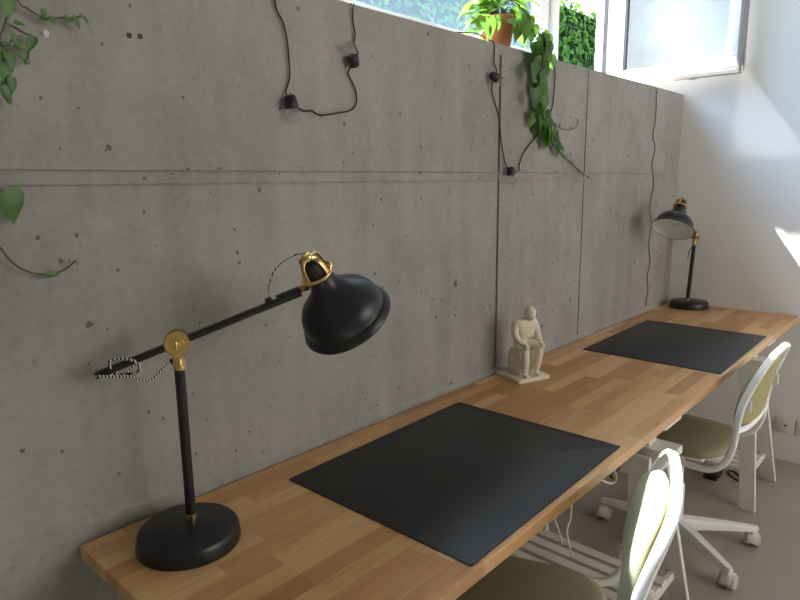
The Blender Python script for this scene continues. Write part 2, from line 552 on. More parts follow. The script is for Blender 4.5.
# ------------------------------------------------------------------ outdoors
og = MB().box((-8, .52, 1.55), (12, 9, 1.72)).build('ground', M['grass'])
struct(og, 'ground outside at window sill height', 'ground')

def leaf_quad(bm, c, d, nrm, ln, wd, matidx=0, curl=.15):
    """pointed oval leaf: six faces folded on the midrib"""
    d = d.normalized(); s = d.cross(nrm).normalized(); n = s.cross(d)
    rows = [(0, .05), (.22, .78), (.5, 1.0), (.78, .58), (1, .03)]
    L_, C_, R_ = [], [], []
    for t, k in rows:
        base = c + d * (ln * t) - n * (curl * ln * t * t)
        C_.append(bm.verts.new(base))
        L_.append(bm.verts.new(base + s * (wd * .5 * k) + n * (wd * .12 * k)))
        R_.append(bm.verts.new(base - s * (wd * .5 * k) + n * (wd * .12 * k)))
    for i in range(len(rows) - 1):
        for A, B in ((L_, C_), (C_, R_)):
            q = bm.faces.new((A[i], B[i], B[i + 1], A[i + 1])); q.smooth = True; q.material_index = matidx

def heart_leaf(bm, c, d, nrm, ln, wd, matidx=0, curl=.25):
    """heart-shaped climber leaf with a notch at the stalk"""
    d = d.normalized(); s = d.cross(nrm).normalized(); n = s.cross(d)
    edge = [(0, 0), (-.10, .30), (.02, .50), (.25, .54), (.50, .44), (.75, .22), (1, 0)]
    mid = [0, .04, .12, .28, .50, .75, 1]
    def P(t, k):
        return c + d * (ln * t) + s * (wd * k) + n * (abs(k) * wd * .35 - curl * ln * max(t, 0) ** 2)
    C_ = [bm.verts.new(P(t, 0)) for t in mid]
    for sg in (1, -1):
        E_ = [C_[0]] + [bm.verts.new(P(t, k * sg)) for t, k in edge[1:-1]] + [C_[-1]]
        for i in range(len(mid) - 1):
            q = []
            for v in (C_[i], C_[i + 1], E_[i + 1], E_[i]):
                if v not in q: q.append(v)
            if len(q) > 2:
                if sg < 0: q.reverse()
                fc = bm.faces.new(q); fc.smooth = True; fc.material_index = matidx

hd = MB()
HY0, HY1, HZ = 1.65, 2.35, 2.95
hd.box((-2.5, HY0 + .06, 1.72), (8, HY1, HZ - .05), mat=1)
for i in range(13000):
    x = random.uniform(-1.5, 7.8)
    if random.random() < .78:
        z = random.uniform(1.72, HZ); y = HY0 + abs(random.gauss(0, .07)); out = V((0, -1, .35))
    else:
        z = HZ + random.gauss(-.04, .04); y = random.uniform(HY0, HY1); out = V((0, -.3, 1))
    bulge = .07 * noise.noise(V((x * 1.7, z * 2.1, 0)))
    nrm = (out + V((random.gauss(0, .5), random.gauss(0, .5), random.gauss(0, .5)))).normalized()
    d = V((random.gauss(0, 1), random.gauss(0, .4), random.gauss(-.3, .8)))
    d = d - nrm * d.dot(nrm)
    if d.length < .1: continue
    leaf_quad(hd.bm, V((x, y + bulge, z)), d, nrm, random.uniform(.05, .085), random.uniform(.028, .045))
hedge = hd.build('hedge', [M['hedge'], M['hedge_core']], recalc=False)
tag(hedge, 'dense clipped green hedge outside the open window', 'hedge', kind='stuff')

# ------------------------------------------------------------------ worktop
wt = MB().box((0.0, DF, DT - .027), (XR - .004, -.0145, DT), .0025)
o = wt.build('worktop', M['butcher'], loc=(0, DF, DT))
tag(o, 'long butcher block wooden worktop running along the concrete wall', 'worktop')

def desk_mat(cx, cy, w_, d_, rot, label):
    Mm = Matrix.Translation((cx, cy, DT)) @ Matrix.Rotation(math.radians(rot), 4, 'Z')
    b_ = MB()
    b_.plate(round_rect(w_, d_, .0055, 4), .0028, .0008, Mm)
    root = b_.build('desk_mat', M['mat'], loc=(cx, cy, DT), smooth_angle=40)
    tag(root, label, 'desk mat', 'black desk mats on the worktop')
    st = MB()
    st.tube([Mm @ V((x, y, .0028)) for x, y in round_rect(w_ - .022, d_ - .022, .005, 4)], .0006, 6, closed=True)
    st.build('stitched_border', M['black_plastic'], root)
    return root
desk_mat(.7440, -.3434, .646, .498, .99, 'black rectangular desk mat beside the large black lamp, nearest on the worktop')
desk_mat(2.1935, -.3440, .676, .500, .6, 'black rectangular desk mat at the far end past the cream figurine')

# ------------------------------------------------------------------ lamps
SHADE = [(.0905, 0), (.0914, .0025), (.0905, .005), (.0870, .012), (.0845, .0155), (.0822, .0168), (.0818, .020), (.0808, .030), (.0765, .043), (.0685, .055),
         (.0555, .066), (.0430, .076), (.0330, .086), (.0270, .096), (.0245, .106), (.0235, .118)]
def lamp(base, foot, joint, arm_back, arm_front, rim, axis, label, disc_n, cord):
    base, foot, joint, arm_back, arm_front, rim = map(V, (base, foot, joint, arm_back, arm_front, rim))
    axis = V(axis).normalized()
    root = empty('desk_lamp', base, label, 'lamp', 'black and brass desk lamps')
    z0 = base.z
    bs = MB().lathe([(0, 0), (.088, 0), (.0925, .001), (.0935, .005), (.0915, .022), (.0895, .029), (.086, .0325), (.012, .0345), (0, .0345)], base, seg=64)
    bs.build('base', M['black'], root, 50)
    MB().lathe([(.0105, .034), (.0105, .042), (.009, .043)], foot, seg=24).build('collar', M['brass'], root, 40)
    MB().tube([foot + V((0, 0, .040)), joint + V((0, 0, -.045))], .0094, 20).build('post', M['black'], root, 40)
    dn = V(disc_n).normalized()
    jb = MB()
    jb.lathe([(0, .013), (.012, .013), (.013, .0115), (.0215, .0115), (.0232, .009), (.0232, .004), (0, .004)], joint, dn, 32)
    jb.lathe([(0, -.013), (.0215, -.013), (.0232, -.010), (.0232, -.004), (0, -.004)], joint, dn, 32)
    # forked stem carrying the discs
    sd = dn.cross(V((0, 0, 1))).normalized()
    for k in (.0075, -.0075):
        jb.beam(joint + dn * k + V((0, 0, -.004)), joint + dn * k * .9 + V((0, 0, -.042)), .017 if abs(sd.x) > 2 else .006, .017, up=sd, bevel=.001)
    jb.lathe([(.0105, -.050), (.0112, -.030), (.009, -.026), (0, -.026)], joint, seg=24)
    jn = jb.build('joint_bracket', M['brass'], root, 40)
    kn = MB().lathe([(.0065, .011), (.0065, .019), (.0045, .021), (0, .021)], joint, dn, 16)
    kn.box(joint + dn * .022 - V((.0015, .0015, .008)), joint + dn * .022 + V((.0015, .0015, .008)), .0008)
    kn.build('wing_nut', M['brass'], jn, 40)
    # arm: double tube
    ad = (arm_front - arm_back).normalized()
    ar = MB()
    prof = round_rect(.0125, .0215, .006, 4)
    ar.sweep([arm_back, arm_front], prof, up=dn)
    ar.sweep([arm_front - ad * .045 + V((0, 0, .0035)), arm_front + V((0, 0, .0035))], round_rect(.017, .024, .007, 4), up=dn)
    arm = ar.build('arm', M['black'], root, 40)
    top = rim - axis * .124
    # shade
    sh = MB().lathe(SHADE, rim, -axis, 56)
    shade = sh.build('lamp_shade', M['black'], root, 60)
    MB().lathe([(r - .0016, max(t, .0008)) for r, t in SHADE], rim, -axis, 56).build('shade_lining', M['shade_in'], shade, 60)
    MB().lathe([(.0, .096), (.0225, .096), (.0225, .092), (.020, .090)], rim, -axis, 30).lathe([(0.0, .106), (.0215, .106), (.0215, .140), (.018, .148), (.0, .148)], rim, -axis, 30).build('lamp_socket', M['black_plastic'], shade, 40)
    MB().lathe([(0, .028), (.014, .032), (.024, .045), (.027, .058), (.022, .072), (.015, .082), (.0135, .095), (0, .095)], rim, -axis, 28).build('bulb', M['bulb'], shade, 60)
    # brass ring and cage
    a_ = axis.orthogonal().normalized(); b_ = axis.cross(a_)
    cg = MB()
    ringc = rim - axis * .121
    cg.tube([ringc + (a_ * math.cos(t) + b_ * math.sin(t)) * .0285 for t in [2 * math.pi * k / 36 for k in range(36)]], .0032, 8, closed=True)
    for k in range(4):
        t = 2 * math.pi * (k + .35) / 4
        e = a_ * math.cos(t) + b_ * math.sin(t)
        pts = [rim - axis * .119 + e * .0275, rim - axis * .142 + e * .0255, rim - axis * .154 + e * .020, rim - axis * .159 + e * .006]
        cg.sweep(bez(pts, 5), round_rect(.0085, .0030, .001, 2), up=e)
    cg.lathe([(0, .1555), (.0095, .1555), (.0095, .163), (.006, .167), (0, .167)], rim, -axis, 20)
    cage = cg.build('shade_cage', M['brass'], shade, 50)
    # swivel between arm and ring
    near = ringc + (arm_front - ringc).normalized() * .0285
    sv = MB().tube([arm_front - ad * .004, near], .0042, 12).lathe([(0, -.007), (.0065, -.007), (.0065, .007), (0, .007)], (arm_front + near) / 2, (near - arm_front).cross(V((0, 0, 1))), 16)
    sv.build('swivel', M['brass'], arm, 40)
    # cords
    tip = rim - axis * .165
    if cord == 'near':
        d = 1.115
        loop = [deep(172, 361, 1.121), deep(166, 366, 1.112), deep(158, 374, 1.105), deep(150, 380, 1.10), deep(140, 379, 1.095), deep(130, 376.5, 1.09),
                deep(112, 376.5, 1.085), deep(98, 376, 1.085), deep(94.5, 374, 1.10), deep(98, 373.5, 1.118), deep(112, 374, 1.125), deep(126, 374, 1.108), deep(137, 372, 1.086),
                deep(140, 367, 1.08), deep(134, 361, 1.08), deep(124, 358.5, 1.082), deep(115, 359.5, 1.084), deep(109, 363, 1.088), deep(112, 369, 1.092), deep(118, 374, 1.10), deep(121, 377, 1.115), deep(128, 371, 1.137), deep(136, 363, 1.14)]
        MB().tube(bez(loop, 6), .0025, 8).build('cord', M['cord_cloth'], root, 60)
        MB().lathe([(0, -.006), (.005, -.005), (.005, .005), (0, .006)], deep(173, 361, 1.121), ad, 14).build('cord_grip', M['black_plastic'], root, 40)
        st = arm_front - ad * .062 + V((0, 0, .010))
        fp = [st - V((0, 0, .004)), st + V((.001, 0, .008)), deep(269, 285, 1.165), deep(275, 270, 1.165), deep(286, 260, 1.165), deep(297, 254.5, 1.165), tip]
        MB().tube(bez(fp, 8), .0015, 8).build('cord', M['cord_cloth'], root, 60)
        MB().lathe([(0, -.007), (.0055, -.006), (.0055, .006), (0, .007)], st - V((0, 0, .001)), ad, 14).build('cord_grip', M['black_plastic'], arm, 40)
    else:
        q = joint + ad * .035 - V((0, 0, .008))
        MB().tube(bez([q, q + V((-.010, -.004, -.05)), q + V((-.022, .010, -.085)), q + V((-.03, .01, -.125))], 8), .0021, 8).build('cord', M['cord_grey'], root, 60)
    return root

hv = V((CF.x, CF.y, 0)).normalized()
P1 = V((.1605, -.137, DT))                     # foot of the post, set back from the middle of the base
B1 = P1 - hv * .027 + CR * .003; B1.z = DT
J1 = V((P1.x, P1.y, 1.116))
aL = deep(97, 371.5, 1.105); aR = deep(299, 289.5, 1.165)
dn1 = (CAM - J1); dn1.z = 0; ad_ = (aR - aL).normalized(); dn1 = (dn1 - ad_ * dn1.dot(ad_)).normalized()
shift = J1 - (aL + ad_ * (J1 - aL).dot(ad_))    # the arm runs through the joint
aL += shift; aR += shift
rim1 = deep(347.5, 319, 1.195)
ax1 = (CR * .396 - CU * .70 + CF * .588).normalized()
lamp(B1, P1, J1, aL, aR, rim1, ax1, 'largest black desk lamp with brass joint and long raised arm at the near end', dn1, 'near')

B2 = V((2.972, -.136, DT))
P2 = B2 + V((.012, .012, 0))
J2 = V((P2.x + .008, P2.y - .010, 1.112))
d2 = ray(672, 230).normalized(); r2 = (CR - d2 * CR.dot(d2)).normalized(); u2 = r2.cross(d2)
ax2 = (r2 * -.22 - u2 * .86 - d2 * .46).normalized()
rim2 = deep(672.5, 229.5, 2.80)
neck2 = rim2 - ax2 * .121
a2 = neck2 - J2
aF2 = J2 + a2 * ((a2.length - .045) / a2.length)
ad2 = a2.normalized()
dn2 = V((0, -1, 0)); dn2 = (dn2 - ad2 * dn2.dot(ad2)).normalized()
lamp(B2, P2, J2, J2 - ad2 * .06, aF2, rim2, ax2, 'black desk lamp with white shade lining at the far end by the white wall', dn2, 'far')

# ------------------------------------------------------------------ figurine: plain seated figure on a square plinth
def skin_mesh(name, verts, edges, radii, mat_, parent, sub=2):
    me = bpy.data.meshes.new(name + '_cage')
    me.from_pydata([tuple(v) for v in verts], edges, [])
    o = bpy.data.objects.new(name + '_cage', me)
    COL.objects.link(o)
    sk = o.modifiers.new('skin', 'SKIN'); sk.use_smooth_shade = True
    sv = me.skin_vertices[0].data
    for i, r in enumerate(radii):
        sv[i].radius = r if isinstance(r, tuple) else (r, r)
    sv[0].use_root = True
    ss = o.modifiers.new('sub', 'SUBSURF'); ss.levels = sub; ss.render_levels = sub
    dg = bpy.context.evaluated_depsgraph_get()
    ev = bpy.data.meshes.new_from_object(o.evaluated_get(dg))
    bpy.data.objects.remove(o, do_unlink=True)
    ev.name = name
    for p in ev.polygons: p.use_smooth = True
    ev.materials.clear(); ev.materials.append(mat_)
    n = bpy.data.objects.new(name, ev); COL.objects.link(n)
    n.parent = parent
    return n

fg = empty('figurine', (1.408, -.100, DT), 'small cream cast figurine of a seated person on a square base against the wall', 'figurine', local=True)
fg.rotation_euler.z = math.radians(-20); fg.scale = (1, 1, 1.06)
p_ = MB().box((-.064, -.064, 0), (.064, .064, .0125), .0015); p_.build('plinth', M['plaster'], fg, 40)
# rock seat: tapering lump, back of the plinth; figure faces local -y
rk = bmesh.new()
bmesh.ops.create_icosphere(rk, subdivisions=4, radius=1)
for v in rk.verts:
    c = v.co
    z = (c.z * .5 + .5)
    k = 1.0 - .22 * z
    nn = noise.noise(c * 2.4) * .10 + noise.noise(c * 6) * .035
    q = [abs(t) ** .6 * (1 if t > 0 else -1) for t in c]
    v.co = V((q[0] * .041 * k * (1 + nn), .014 + q[1] * .043 * k * (1 + nn), .010 + max(0, (q[2] * .5 + .5)) * .088))
for f_ in rk.faces: f_.smooth = True
r_ = MB(); r_._add(rk, Matrix.Identity(4)); r_.build('rock_seat', M['plaster'], fg)
# body skeleton (head bowed a little, hands on the knees)
S = [(0, .012, .108), (0, .008, .128), (0, .001, .152), (0, -.006, .174), (0, -.014, .190), (0, -.020, .199)]
Vv = [V(s) for s in S]; Ee = [(i, i + 1) for i in range(5)]
Rr = [(.027, .022), (.025, .020), (.031, .021), (.030, .019), (.0125, .0125), (.0115, .0115)]
def chain(root, pts, rad):
    i = root
    for q, rr in zip(pts, rad):
        Vv.append(V(q)); Rr.append(rr); Ee.append((i, len(Vv) - 1)); i = len(Vv) - 1
    return i
for sx in (1, -1):
    k_ = (.030 * sx, -.047, .104 + (.004 if sx > 0 else 0))
    chain(0, [(.022 * sx, -.006, .106), (.027 * sx, -.028, .108), k_, (.027 * sx, -.047, .078), (.024 * sx, -.042, .048), (.024 * sx, -.040, .024), (.025 * sx, -.049, .0165), (.027 * sx, -.062, .0155)],
          [.0185, .0170, .0135, .0128, .0125, .0085, .0080, .0060])
    chain(3, [(.034 * sx, -.004, .177), (.043 * sx, -.006, .164), (.046 * sx, -.012, .146), (.0445 * sx, -.022, .131), (.038 * sx, -.036, .124), (.033 * sx, -.047, .1215)],
          [.0160, .0135, .0112, .0105, .0088, .0066])
Rr = [tuple(1.14 * q for q in rr) if isinstance(rr, tuple) else 1.14 * rr for rr in Rr]
body = skin_mesh('body', Vv, Ee, Rr, M['plaster'], fg)
# hands: palm with five fingers laid over each knee
for sx in (1, -1):
    hm = MB()
    w0 = V((.033 * sx, -.046, .1212))
    hm.sweep([w0, w0 + V((-.001 * sx, -.006, -.0012)), w0 + V((-.001 * sx, -.0125, -.0035))], round_rect(.0125, .0068, .003, 3), up=V((0, 0, 1)))
    for k, (dx, ln) in enumerate(((-.0048, .0095), (-.0016, .0110), (.0016, .0105), (.0048, .0085))):
        a = w0 + V((-.001 * sx + dx, -.0115, -.0032))
        hm.tube(bez([a, a + V((0, -ln * .45, -.0030)), a + V((0, -ln * .62, -.0085)), a + V((0, -ln * .5, -.0135))], 3), .0019, 8)
    a = w0 + V((-.0058 * sx, -.003, -.001))
    hm.tube(bez([a, a + V((-.0040 * sx, -.0035, -.003)), a + V((-.0045 * sx, -.008, -.007))], 3), .0021, 8)
    hm.build('hand', M['plaster'], body, 70)
# head: egg with brow, nose, chin, ears, cropped hair
hb = bmesh.new()
bmesh.ops.create_uvsphere(hb, u_segments=40, v_segments=28, radius=1)
for v in hb.verts:
    c = v.co.copy()
    x, y, z = c.x * .0150, c.y * .0185, c.z * .0205
    if z < 0:
        kk = 1 + z / .0205 * .34; x *= kk; y = y * (1 + z / .0205 * .12) - .0012 * (-z / .0205)
    front = max(0, -c.y)
    y -= .0042 * math.exp(-((c.x / .20) ** 2)) * math.exp(-((c.z + .16) / .22) ** 2) * front       # nose
    y -= .0016 * math.exp(-((c.z - .18) / .12) ** 2) * front                                      # brow
    for ex in (-.38, .38):
        y += .0022 * math.exp(-(((c.x - ex) / .16) ** 2) - ((c.z - .02) / .11) ** 2) * front       # eye sockets
    y += .0012 * math.exp(-((c.z + .47) / .06) ** 2) * math.exp(-(c.x / .3) ** 2) * front          # mouth
    y -= .0022 * math.exp(-((c.z + .74) / .18) ** 2) * math.exp(-(c.x / .35) ** 2) * front         # chin
    if c.z > .28 - .45 * c.y or c.y > .45 and c.z > -.4:                                           # hair
        g = 1.07 + .05 * noise.noise(c * 7)
        x *= g; y *= g; z *= g if z > 0 else 1
    v.co = V((x, y, z))
for f_ in hb.faces: f_.smooth = True
hd_ = MB(); hd_._add(hb, Matrix.Translation((0, -.029, .2105)) @ Matrix.Rotation(math.radians(26), 4, 'X') @ Matrix.Scale(1.14, 4))
for sx in (1, -1):
    hd_.lathe([(0, -.002), (.0035, -.0012), (.0042, .0008), (.0024, .0016), (0, .001)], (.0170 * sx, -.0265, .2095), (sx, .25, 0), 14)
hd_.build('head', M['plaster'], body)

# ------------------------------------------------------------------ trestles
def trestle(xc, label):
    root = empty('trestle', (xc, -.33, 0), label, 'trestle', 'white trestles under the worktop')
    yf, yb_ = -.634, -.045
    zt = .600
    # end frames: planks leaning inwards front to back, and a little left to right
    for y0_, y1_ in ((yf, yf + .074), (yb_ - .062, yb_ - .062 - .074)):
        for sx in (-1, 1):
            t = MB()
            a0, a1 = xc + sx * .185, xc + sx * .060
            A = [t.bm.verts.new(q) for q in ((a0 - .010, y0_, 0), (a0 + .010, y0_, 0), (a1 + .010, y1_, zt), (a1 - .010, y1_, zt))]
            B = [t.bm.verts.new(q) for q in ((a0 - .010, y0_ + .062, 0), (a0 + .010, y0_ + .062, 0), (a1 + .010, y1_ + .062, zt), (a1 - .010, y1_ + .062, zt))]
            t.bm.faces.new(A); t.bm.faces.new(B[::-1])
            for i in range(4):
                t.bm.faces.new((A[i], A[(i + 1) % 4], B[(i + 1) % 4], B[i]))
            bmesh.ops.bevel(t.bm, geom=list(t.bm.edges), offset=.0018, segments=1, affect='EDGES')
            t.build('leg', M['white_wood'], root)
    MB().box((xc - .045, yf + .020, .596), (xc + .045, yb_, .622), .003).box((xc - .032, yf + .05, .556), (xc + .032, yb_ - .02, .60), .003).build('top_beam', M['white_wood'], root)
    for y in (yf + .074 + .031, yb_ - .074 - .031):
        MB().box((xc - .070, y - .011, .545), (xc + .070, y + .011, .597), .002).build('top_rail', M['white_wood'], root)
    for y in (-.53, -.15):
        MB().box((xc - .03, y - .012, .60), (xc + .03, y + .012, DT - .045), .002).build('riser', M['white_wood'], root)
    MB().box((xc - .065, yf + .036, DT - .046), (xc + .065, yb_, DT - .0275), .002).build('support_plate', M['white_wood'], root)
    # lower shelf: two cross bars with slats
    sp = .185 - .125 * .13 / zt
    for y in (yf + .056, yb_ - .056):
        MB().box((xc - sp, y - .009, .112), (xc + sp, y + .009, .140), .002).build('cross_bar', M['white_wood'], root)
    for dx in (-.115, -.058, -.001, .056):
        x = xc + dx
        MB().box((x - .019, yf + .046, .140), (x + .019, yb_ - .046, .154), .002).build('shelf_slat', M['white_wood'], root)
    return root
trestle(2.612, 'white wooden trestle under the worktop beside the white wall')
trestle(1.42, 'white wooden trestle under the worktop between the two chairs')
trestle(.22, 'white wooden trestle under the near end of the worktop, below the large lamp')

# ------------------------------------------------------------------ swivel chairs
def chair_proto():
    root = empty('swivel_chair', (0, 0, 0), '', 'chair', 'white framed swivel chairs with olive pads', local=True)
    # frame: one tube looping round seat and back; profile (y,z), half width
    side = [(.170, .418, .165), (.08, .432, .195), (0, .430, .200), (-.12, .424, .200), (-.166, .434, .200), (-.198, .466, .200), (-.216, .517, .199), (-.222, .587, .197),
            (-.230, .66, .193), (-.245, .715, .186), (-.264, .768, .172), (-.279, .806, .145)]
    R_ = [V((hw, y, z)) for y, z, hw in side]
    front = [V((.12, .198, .412)), V((0, .205, .410)), V((-.12, .198, .412))]
    topc = [V((.095, -.287, .826)), V((0, -.290, .832)), V((-.095, -.287, .826))]
    Lf = [V((-hw, y, z)) for y, z, hw in side][::-1]
    loop = R_ + topc + Lf + front
    pts = bez(loop, 5, closed=True)
    # side vector: tube is flat, wider along the outward direction of the shell
    ups = []
    for i, q in enumerate(pts):
        t = (pts[(i + 1) % len(pts)] - pts[i - 1]).normalized()
        # shell normal at this point
        j = min(range(len(side)), key=lambda k: abs(side[k][0] - q.y) + abs(side[k][1] - q.z))
        a = side[max(j - 1, 0)]; c = side[min(j + 1, len(side) - 1)]
        tg = V((0, c[0] - a[0], c[1] - a[1])).normalized()
        n = V((1, 0, 0)).cross(tg)
        n = (n - t * n.dot(t)).normalized()
        ups.append(n)
    fr = MB().sweep(pts, round_rect(.0135, .0225, .0062, 4), closed=True, up=ups)
    frame = fr.build('frame', M['white_metal'], root, 60)
    # cross strut behind the back pad and two pad clips
    MB().sweep(bez([V((-.196, -.225, .585)), V((-.10, -.240, .578)), V((.10, -.240, .578)), V((.196, -.225, .585))], 5), round_rect(.012, .02, .005, 3), up=V((0, 0, 1))).build('back_strut', M['white_metal'], root, 60)
    for sx in (1, -1):
        MB().box((sx * .186 - .004, -.258, .652), (sx * .186 + .004, -.236, .692), .002).build('pad_clip', M['white_plastic'], root, 40)
    # pads
    def pad(fn, nu=26, nv=26, th=.045, e=3.2):
        """fn(u,v)->(point,normal) on the sitting surface; puffed superellipse outline"""
        bm = bmesh.new()
        def row(sgn):
            g = {}
            for i in range(nu + 1):
                for j in range(nv + 1):
                    u, v = -1 + 2 * i / nu, -1 + 2 * j / nv
                    # square to rounded square
                    m_ = max(abs(u), abs(v))
                    if m_ > 0:
                        s_ = m_ / ((abs(u) ** e + abs(v) ** e) ** (1 / e)); uu, vv = u * s_, v * s_
                    else: uu = vv = 0
                    pf = max(0, 1 - m_ ** 4) ** .5
                    P, n = fn(uu, vv)
                    g[i, j] = bm.verts.new(P + n * (th * pf * (.62 if sgn > 0 else -.38)))
            for i in range(nu):
                for j in range(nv):
                    q = (g[i, j], g[i + 1, j], g[i + 1, j + 1], g[i, j + 1])
                    f_ = bm.faces.new(q if sgn > 0 else q[::-1]); f_.smooth = True
                    f_.material_index = 0 if sgn > 0 else 1
        row(1); row(-1)
        bmesh.ops.remove_doubles(bm, verts=bm.verts, dist=.0006)
        b_ = MB(); b_.bm.free(); b_.bm = bm
        return b_
    def seat_fn(u, v):
        x, y = u * .188, .012 + v * .192
        z = .440 + .010 * u * u - .012 * max(v, 0) ** 2 + .028 * max(-v - .3, 0) ** 2
        return V((x, y, z)), V((-.10 * u, .08 * max(v, 0), 1)).normalized()
    def prof_at(t):   # t 0..1 up the back
        P = [(-.220, .555), (-.224, .61), (-.236, .68), (-.252, .745), (-.272, .802)]
        k = t * (len(P) - 1); i = min(int(k), len(P) - 2); f_ = k - i
        a, c = P[i], P[i + 1]
        return a[0] + (c[0] - a[0]) * f_, a[1] + (c[1] - a[1]) * f_, V((0, c[0] - a[0], c[1] - a[1])).normalized()
    def back_fn(u, v):
        t = (v + 1) / 2
        y, z, tg = prof_at(t)
        hw = .183 - .045 * t ** 2
        n = tg.cross(V((1, 0, 0)))          # towards the sitter
        if n.y < 0: n = -n
        P = V((u * hw, y, z)) - n * (.018 * (1 - u * u)) + n * .012
        return P, (n + V((-.22 * u, 0, 0))).normalized()
    pad(seat_fn, th=.055, e=3.4).build('seat_pad', [M['olive'], M['olive_back']], root, recalc=False)
    pad(back_fn, th=.050, e=2.9).build('back_pad', [M['olive'], M['olive_back']], root, recalc=False)
    # underside
    mc = MB().box((-.085, -.10, .392), (.085, .10, .414), .006).box((-.03, -.16, .385), (.03, .16, .398), .004)
    mc.box((-.20, -.035, .405), (.20, -.015, .418), .003).box((-.19, .075, .405), (.19, .095, .418), .003)
    mc.build('tilt_mechanism', M['white_metal'], root, 30)
    cm = MB().lathe([(0, .392), (.014, .392), (.014, .25), (.022, .248), (.023, .10), (.031, .096), (.033, .062), (.028, .055), (0, .055)], seg=28)
    cm.build('column', M['white_metal'], root, 40)
    bm_ = MB()
    r0 = .285
    for k in range(5):
        a = math.radians(90 + 72 * k)
        d = V((math.cos(a), math.sin(a), 0)); s = V((-d.y, d.x, 0))
        rings = []
        for rr, hw, zt_, zb in ((.012, .024, .112, .066), (.10, .0215, .106, .070), (.20, .018, .096, .070), (r0, .015, .086, .068), (r0 + .016, .009, .084, .070)):
            c = d * rr
            rings.append([bm_.bm.verts.new(c + s * (hw * .72) + V((0, 0, zt_))), bm_.bm.verts.new(c + s * hw + V((0, 0, zt_ - .008))), bm_.bm.verts.new(c + s * hw + V((0, 0, zb))),
                          bm_.bm.verts.new(c - s * hw + V((0, 0, zb))), bm_.bm.verts.new(c - s * hw + V((0, 0, zt_ - .008))), bm_.bm.verts.new(c - s * (hw * .72) + V((0, 0, zt_)))])
        for A, B in zip(rings[:-1], rings[1:]):
            for i in range(6):
                bm_.bm.faces.new((A[i], A[(i + 1) % 6], B[(i + 1) % 6], B[i]))
        bm_.bm.faces.new(rings[0][::-1]); bm_.bm.faces.new(rings[-1])
    bm_.build('star_base', M['white_metal'], root, 35)
    for k in range(5):
        a = math.radians(90 + 72 * k)
        d = V((math.cos(a), math.sin(a), 0))
        c = d * r0
        sa = a + random.uniform(-.9, .9)
        ax = V((math.cos(sa), math.sin(sa), 0)); fw_ = V((-ax.y, ax.x, 0))
        wc = c + fw_ * .012 + V((0, 0, .0265))
        q = MB()
        # hood over the twin wheels
        hood = []
        for i in range(15):
            t = math.radians(-10 + 200 * i / 14)
            hood.append(wc + fw_ * (math.cos(t) * .0285) + V((0, 0, math.sin(t) * .0285)))
        q.sweep(hood, round_rect(.034, .0040, .0018, 2), up=[(h_ - wc).normalized() for h_ in hood])
        q.lathe([(0, .026), (.006, .026), (.0065, .058), (.009, .060), (.009, .070), (0, .070)], c, seg=16)
        cs = q.build('caster', M['white_plastic'], root, 40)
        wh = MB()
        for sx in (1, -1):
            wh.lathe([(0, sx * .003), (.021, sx * .003), (.0262, sx * .006), (.0265, sx * .021), (.0235, sx * .0255), (.014, sx * .0275), (.012, sx * .025), (0, sx * .025)], wc, ax, 28)
        wh.build('wheel', M['grey_plastic'], cs, 40)
    return root

def copy_tree(o, parent=None):
    c = o.copy(); COL.objects.link(c); c.parent = parent
    for ch in list(o.children): copy_tree(ch, c)
    return c

ch = chair_proto()
ch.location = (1.975, -.457, 0)
ch['label'] = 'farther olive swivel chair with white tube frame, near the white wall'
ch2 = copy_tree(ch)
ch2.location = (.723, -.527, 0)
ch2.rotation_euler.z = math.radians(20.5)
ch2['label'] = 'nearest olive swivel chair with white tube frame, its backrest in sunlight'

# ------------------------------------------------------------------ wall socket
sk = empty('wall_socket', (XR, -.605, .185), 'white double wall socket low on the white end wall', 'socket')
MB().box((XR - .009, -.645, .146), (XR, -.563, .224), .003).build('cover_plate', M['white_plastic'], sk, 40)
MB().box((XR - .012, -.692, .146), (XR, -.648, .224), .003).build('switch_plate', M['white_plastic'], sk, 40)
MB().lathe([(0, .0095), (.0055, .0095), (.0055, .002), (0, .002)], (XR, -.604, .185), (-1, 0, 0), 16).build('socket_hole', M['black_plastic'], sk, 40)

# ------------------------------------------------------------------ string of bulbs
sl = empty('string_light', (.9, -.004, HS), 'black cord with four clear bulbs strung over the concrete wall', 'string light')
W_ = lambda px, py, y=-.006: on(px, py, 1, y)
def socket(px, py, d, bulb_d):
    c = W_(px, py, -.020)
    d = V(d).normalized()
    s_ = MB().lathe([(0, -.014), (.010, -.014), (.0125, -.011), (.0135, .000), (.0145, .003), (.0145, .010), (.012, .013), (0, .013)], c, d, 24).build('bulb_socket', M['black_plastic'], sl, 40)
    MB().lathe([(.008, .011), (.009, .017), (.0135, .024), (.0155, .032), (.0135, .040), (.007, .046), (0, .0475)], c, d, 24).build('clear_bulb', M['clear'], s_, 60)
    return c
c1 = socket(291, 102, (.15, -.1, -1), 0)
c2 = socket(353.5, 61, (-.55, -.2, 1), 0)
c3 = socket(494.5, 77, (1, -.35, -.35), 0)
c4 = socket(511, 171.5, (-.05, -.2, -1), 0)
cA = [on(268, -22, 1, .03), V((on(272, -8, 1, 0).x, -.004, HS + .003)), W_(276, 8), W_(283, 22), W_(287, 40), W_(289, 60), W_(289.5, 78), W_(286, 91), W_(288, 99, -.012), c1]
cB = [c1, W_(298, 108, -.014), W_(305, 111), W_(311, 110.5), W_(320, 115), W_(335, 113.5), W_(350, 110.5), W_(356, 104), W_(356, 92), W_(352, 82), W_(348, 73), W_(351, 66, -.014), c2]
